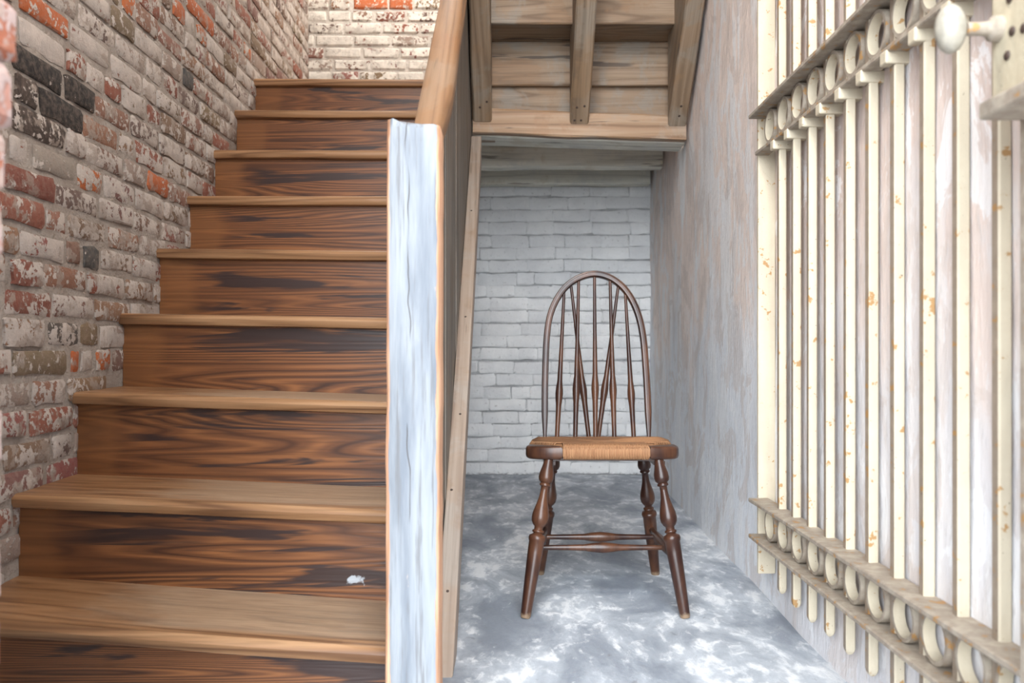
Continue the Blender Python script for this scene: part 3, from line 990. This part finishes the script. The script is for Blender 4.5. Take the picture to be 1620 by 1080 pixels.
# each cord of the four woven fields
def inside(p):
    x, y = p
    c = False
    n = len(rush_poly)
    for i in range(n):
        (x1, y1), (x2, y2) = rush_poly[i], rush_poly[(i + 1) % n]
        if (y1 > y) != (y2 > y) and x < (x2 - x1) * (y - y1) / (y2 - y1) + x1: c = not c
    return c
cords = MB()
cx, cy = 0.258, 2.415
def surf(x, y):
    d = max(abs(x - cx) / 0.2, abs(y - cy) / 0.2)
    return zt(y) + 0.0006 + 0.004 * max(0, 1 - abs(d - 0.7) / 0.5) - 0.003 * max(0, 1 - d)
RC = 0.0021
def cord(pts):
    cords.tube(pts, RC, 5)
step = 0.0043
x = 0.0545
while x < 0.456:
    dxf = abs(x - cx)
    # front field
    if 0.1355 < x < 0.3585:
        ye = cy - dxf * 0.95 - 0.01
        zf = zt(2.2125)
        pts = [(x, 2.222, zf - 0.0365), (x, 2.2135, zf - 0.034), (x, 2.2115, zf - 0.026), (x, 2.2115, zf - 0.010), (x, 2.2145, zf - 0.003), (x, 2.225, surf(x, 2.225))]
        y = 2.25
        while y < ye:
            pts.append((x, y, surf(x, y)))
            y += 0.03
        pts.append((x, max(ye, 2.227), surf(x, ye) - 0.002))
        cord(pts)
    # rear field
    ys = cy + dxf * 0.86 + 0.01
    ye = 2.60
    while not inside((x, ye)) and ye > 2.5: ye -= 0.003
    pts = []
    y = ys
    while y < ye:
        pts.append((x, y, surf(x, y)))
        y += 0.03
    if len(pts) >= 1:
        pts.append((x, ye - 0.004, surf(x, ye)))
        pts.append((x, ye + 0.001, zt(ye) - 0.008))
        pts.append((x, ye + 0.001, zt(ye) - 0.03))
        cord(pts)
    x += step
y = 2.262
while y < 2.588:
    dy = abs(y - cy) / (0.95 if y < cy else 0.86)
    for sgn in (-1, 1):
        xe = cx + sgn * 0.22
        while not inside((xe, y)) and abs(xe - cx) > 0.05: xe -= sgn * 0.002
        xs = cx + sgn * max(dy, 0.008)
        if (xe - xs) * sgn < 0.012: continue
        pts = []
        m = max(2, int(abs(xe - xs) / 0.03) + 1)
        for i in range(m + 1):
            xx = xs + (xe - sgn * 0.006 - xs) * i / m
            pts.append((xx, y, surf(xx, y)))
        pts.append((xe + sgn * 0.0008, y, zt(y) - 0.008))
        pts.append((xe + sgn * 0.0008, y, zt(y) - 0.030))
        cord(pts)
    y += step
o = cords.build('rush_weave', M['rush'], chair, smooth=True)
o['kind'] = 'stuff'
# frame rails underneath
fr = MB()
fr.box(0.09, 0.40, 2.232, 2.258, 0.392, 0.400)
fr.box(0.09, 0.42, 2.545, 2.575, 0.376, 0.388)
fr.box(0.085, 0.115, 2.24, 2.56, 0.380, 0.390)
fr.box(0.375, 0.405, 2.24, 2.56, 0.380, 0.390)
fr.build('seat_frame', M['chair'], chair)

# hooped back
ZS, YS = 0.412, 2.575
def lean(px, y, back=0.0):
    Y = YS + 0.05
    for _ in range(8):
        z = H + (550 - y) / F * Y
        Y = YS + back + (z - ZS) * 0.20
    return Vector(((px - 810) / F * Y, Y, z))
bow_px = [(862, 697), (862, 670), (862, 620), (863.2, 570), (865.3, 530), (870, 500), (880, 475), (895, 454), (915, 440), (939, 433.5), (963, 438.5), (984, 453), (1000, 475), (1011, 502), (1017.5, 534), (1021, 572), (1024, 622), (1026, 670), (1026.5, 699)]
def crom(pts, k):
    out = []
    n = len(pts)
    for i in range(n - 1):
        p0, p1, p2, p3 = pts[max(i - 1, 0)], pts[i], pts[i + 1], pts[min(i + 2, n - 1)]
        for j in range(k):
            t = j / k
            out.append(0.5 * ((2 * p1) + (p2 - p0) * t + (2 * p0 - 5 * p1 + 4 * p2 - p3) * t * t + (3 * p1 - p0 - 3 * p2 + p3) * t ** 3))
    out.append(pts[-1])
    return out
bp = crom([lean(*p) for p in bow_px], 5)
rings = []
nB = len(bp)
pn = Vector((0, 1, -0.2)).normalized()
for i, p in enumerate(bp):
    t = (bp[min(i + 1, nB - 1)] - bp[max(i - 1, 0)]).normalized()
    a = t.cross(pn).normalized()
    e = min(i, nB - 1 - i)
    k = min(1.0, 0.35 + 0.65 * e / 7.0)
    w, d = 0.0098 * k, 0.0125 * (0.5 + 0.5 * k)
    prof = [(-1, -.55), (-.75, -.95), (-.35, -1), (-.28, -.86), (.28, -.86), (.35, -1), (.75, -.95), (1, -.55), (1, .6), (.7, 1), (-.7, 1), (-1, .6)]
    rings.append([tuple(p + a * (u * w) + pn * (v * d)) for u, v in prof])
MB().loft(rings).build('back_bow', M['chair'], chair, smooth=True, sharp=50)
SP = [(0.0, 7.2), (0.12, 7.6), (0.23, 9.0), (0.28, 11.5), (0.305, 12.2), (0.33, 11.5), (0.39, 8.2), (0.6, 6.4), (0.8, 5.4), (1.0, 4.6)]
def spindle(b, t, back0=0.0, back1=0.0):
    p, q = lean(b[0], b[1], back0), lean(t[0], t[1], back1)
    turned('spindle', p, q, SP, M['chair'], chair, 12, 0.00096)
spindle((881, 697), (892.5, 459))
spindle((910, 697), (915.5, 439))
spindle((942, 697), (940.5, 433))
spindle((972, 697), (965, 439))
spindle((1003, 698), (989, 460))
spindle((931.5, 692), (903, 448), 0.045, 0.004)
spindle((946.5, 692), (978.5, 449), 0.045, 0.004)
MB().prism(smooth_poly([(0.215, 2.585), (0.31, 2.585), (0.30, 2.64), (0.2625, 2.655), (0.225, 2.64)], 3), 2, 0.385, 0.4085).build('brace_tail', M['chair'], chair)

# ------------------------------------------------------------------ iron gate folded back against the right wall
XG = 0.66
gate = empty('iron_gate', (XG, 1.65, 0), 'cream painted iron bar gate standing open against the right wall', 'gate')
SPC = 0.1048
bars = [2.0907 - SPC * i for i in range(10)]
T = 0.0190
def bar_mesh(z0, z1):
    rings = []
    n = 20
    h = T / 2
    def ring(z, k=1.0):
        c = 0.0025
        a = h * k
        return [(-a + c * k, -a, z), (a - c * k, -a, z), (a, -a + c * k, z), (a, a - c * k, z), (a - c * k, a, z), (-a + c * k, a, z), (-a, a - c * k, z), (-a, -a + c * k, z)]
    rings.append(ring(z0, 0.25))
    rings.append(ring(z0 + 0.003, 0.62))
    rings.append(ring(z0 + 0.008, 0.88))
    rings.append(ring(z0 + 0.014, 1.0))
    rings.append(ring(z1, 1.0))
    m = MB().loft(rings)
    me = bpy.data.meshes.new('bar')
    me.from_pydata(m.v, [], m.f)
    me.materials.append(M['cream'])
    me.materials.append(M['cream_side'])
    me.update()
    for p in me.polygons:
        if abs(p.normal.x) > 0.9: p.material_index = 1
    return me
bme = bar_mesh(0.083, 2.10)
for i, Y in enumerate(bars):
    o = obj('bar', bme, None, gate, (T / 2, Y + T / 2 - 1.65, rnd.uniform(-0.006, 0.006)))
    o.rotation_euler = (rnd.uniform(-.002, .002), 0, rnd.uniform(-.05, .05))
YN, YF = 1.045, 2.262
for (z, x0, x1, m, sd) in ((1.297, XG - 0.032, XG + 0.022, 'cream_dirty', 1), (1.200, XG - 0.014, XG + 0.022, 'cream_dirty', 2), (0.281, XG - 0.032, XG + 0.022, 'cream_dirty', 3), (0.186, XG - 0.032, XG + 0.022, 'cream_dirty', 4), (2.06, XG - 0.032, XG + 0.022, 'cream_dirty', 5)):
    rough_board('rail', M[m], gate, x0, x1, YN, YF - 0.012, z, z + 0.011, 1, 0.0012, 40 + sd, 24)
# strap rings in the two narrow bands
def ring_mesh(ro, th, wx):
    n = 24
    rings = []
    for i in range(n):
        t = 2 * math.pi * i / n
        c, s = math.cos(t), math.sin(t)
        rings.append([(-wx / 2, c * ro, s * ro), (wx / 2, c * ro, s * ro), (wx / 2, c * (ro - th), s * (ro - th)), (-wx / 2, c * (ro - th), s * (ro - th))])
    m = MB().loft(rings, caps=False, closed=True)
    me = bpy.data.meshes.new('ring')
    me.from_pydata(m.v, [], m.f)
    bm = bmesh.new(); bm.from_mesh(me); bmesh.ops.recalc_face_normals(bm, faces=bm.faces); bm.to_mesh(me); bm.free()
    me.polygons.foreach_set('use_smooth', [True] * len(me.polygons))
    me.set_sharp_from_angle(angle=math.radians(40))
    me.materials.append(M['cream'])
    me.materials.append(M['cream_dirty'])
    for p in me.polygons:
        if p.normal.dot(p.center) > -0.005: p.material_index = 1
    return me
r_up = ring_mesh(0.0425, 0.007, 0.020)
r_lo = ring_mesh(0.0415, 0.007, 0.020)
for i in range(11):
    Y = 2.0907 + SPC + T / 2 - SPC * (i + 0.5)
    if Y < YN + 0.03: continue
    obj('ring', r_up, None, gate, (0.004, Y - 1.65, 1.254))
    obj('ring', r_lo, None, gate, (0.004, Y - 1.65, 0.2395))
# collars under the upper rails
cme = MB().box(-0.026, 0.026, -0.013, 0.013, -0.020, 0.004)
for i, Y in enumerate(bars):
    if i == 0:
        cm = bpy.data.meshes.new('collar')
        cm.from_pydata(cme.v, [], cme.f)
        cm.materials.append(M['cream'])
    bevel(obj('collar', cm, None, gate, (T / 2, Y + T / 2 - 1.65, 1.200)), 0.003, 2)
bevel(MB().box(XG - 0.006, XG + 0.040, YF - 0.012, YF, 0.09, 2.10).build('hinge_stile', M['cream'], gate), 0.002, 2)
bevel(MB().box(XG - 0.034, XG + 0.026, YN - 0.014, YN, 0.06, 2.10).build('lock_stile', M['cream_dirty'], gate), 0.002, 2)
# lock
lk = MB().box(0.585, 0.628, 0.86, 1.036, 0.985, 1.25).build('lock_box', M['cream_lock'], gate)
bevel(lk, 0.006, 3)
bevel(MB().box(0.572, 0.632, 0.85, 1.040, 0.968, 0.990).build('lock_lip', M['cream_dirty'], lk), 0.004, 2)
for yy, zz in ((1.0, 1.035), (0.99, 1.06), (0.995, 1.10), (0.968, 1.055), (0.965, 1.10), (0.955, 1.01)):
    disc('rivet', (0.585, yy, zz), 0.006, (-1, 0, 0), M['nail'], lk, 0.003)
kb = []
ky, kz = 1.018, 1.073
for i in range(13):
    t = math.pi * i / 12
    kb.append([(0.527 - 0.018 * math.cos(t), ky + 0.017 * math.sin(t) * math.cos(a), kz + 0.030 * math.sin(t) * math.sin(a)) for a in [2 * math.pi * j / 18 for j in range(18)]])
MB().loft(kb).build('knob', M['knob'], lk, smooth=True)
MB().tube([(0.545, ky, kz), (0.560, ky, kz), (0.572, ky, kz), (0.576, ky, kz), (0.587, ky, kz)], [0.008, 0.008, 0.009, 0.015, 0.016], 14).build('knob_shaft', M['cream_dirty'], lk, smooth=True, sharp=40)

# ------------------------------------------------------------------ added opal globes, unseen above the frame, to fill the hall with light
def fill_globe(loc, label, strength):
    x, y, z = loc
    t = empty('fill_pendant', (x, y, z), label, 'lamp')
    t['group'] = 'added fill globes, unseen above the stair hall'
    g = N('fill_glow_glass')
    g.color((0.9, 0.88, 0.84)).rough(0.3)
    g.b.inputs['Emission Color'].default_value = (1.0, 0.95, 0.88, 1)
    g.b.inputs['Emission Strength'].default_value = strength
    R = 0.15
    MB().loft([[(x + R * math.sin(a) * math.cos(b), y + R * math.sin(a) * math.sin(b), z - R * math.cos(a)) for b in [2 * math.pi * j / 24 for j in range(24)]] for a in [0.08 + (math.pi - 0.45) * i / 16 for i in range(17)]]).build('globe', g.m, t, smooth=True)
    MB().tube([(x, y, z + 0.135), (x, y, z + 0.145), (x, y, z + 0.18), (x, y, z + 0.19)], [0.05, 0.055, 0.05, 0.015], 20).build('gallery', M['nail'], t, smooth=True, sharp=40)
    MB().tube([(x, y, z + 0.185), (x, y, ZT - 0.02)], 0.006, 8).build('rod', M['nail'], t)
    MB().tube([(x, y, ZT - 0.035), (x, y, ZT - 0.03), (x, y, ZT - 0.001)], [0.03, 0.05, 0.055], 20).build('ceiling_rose', M['nail'], t, smooth=True, sharp=40)
fill_globe((-0.02, 1.05, 2.75), 'added opal globe inside the doorway, unseen fill light', 20.0)
fill_globe((-0.35, 4.05, 3.25), 'added opal globe over the landing, unseen fill light', 16.0)
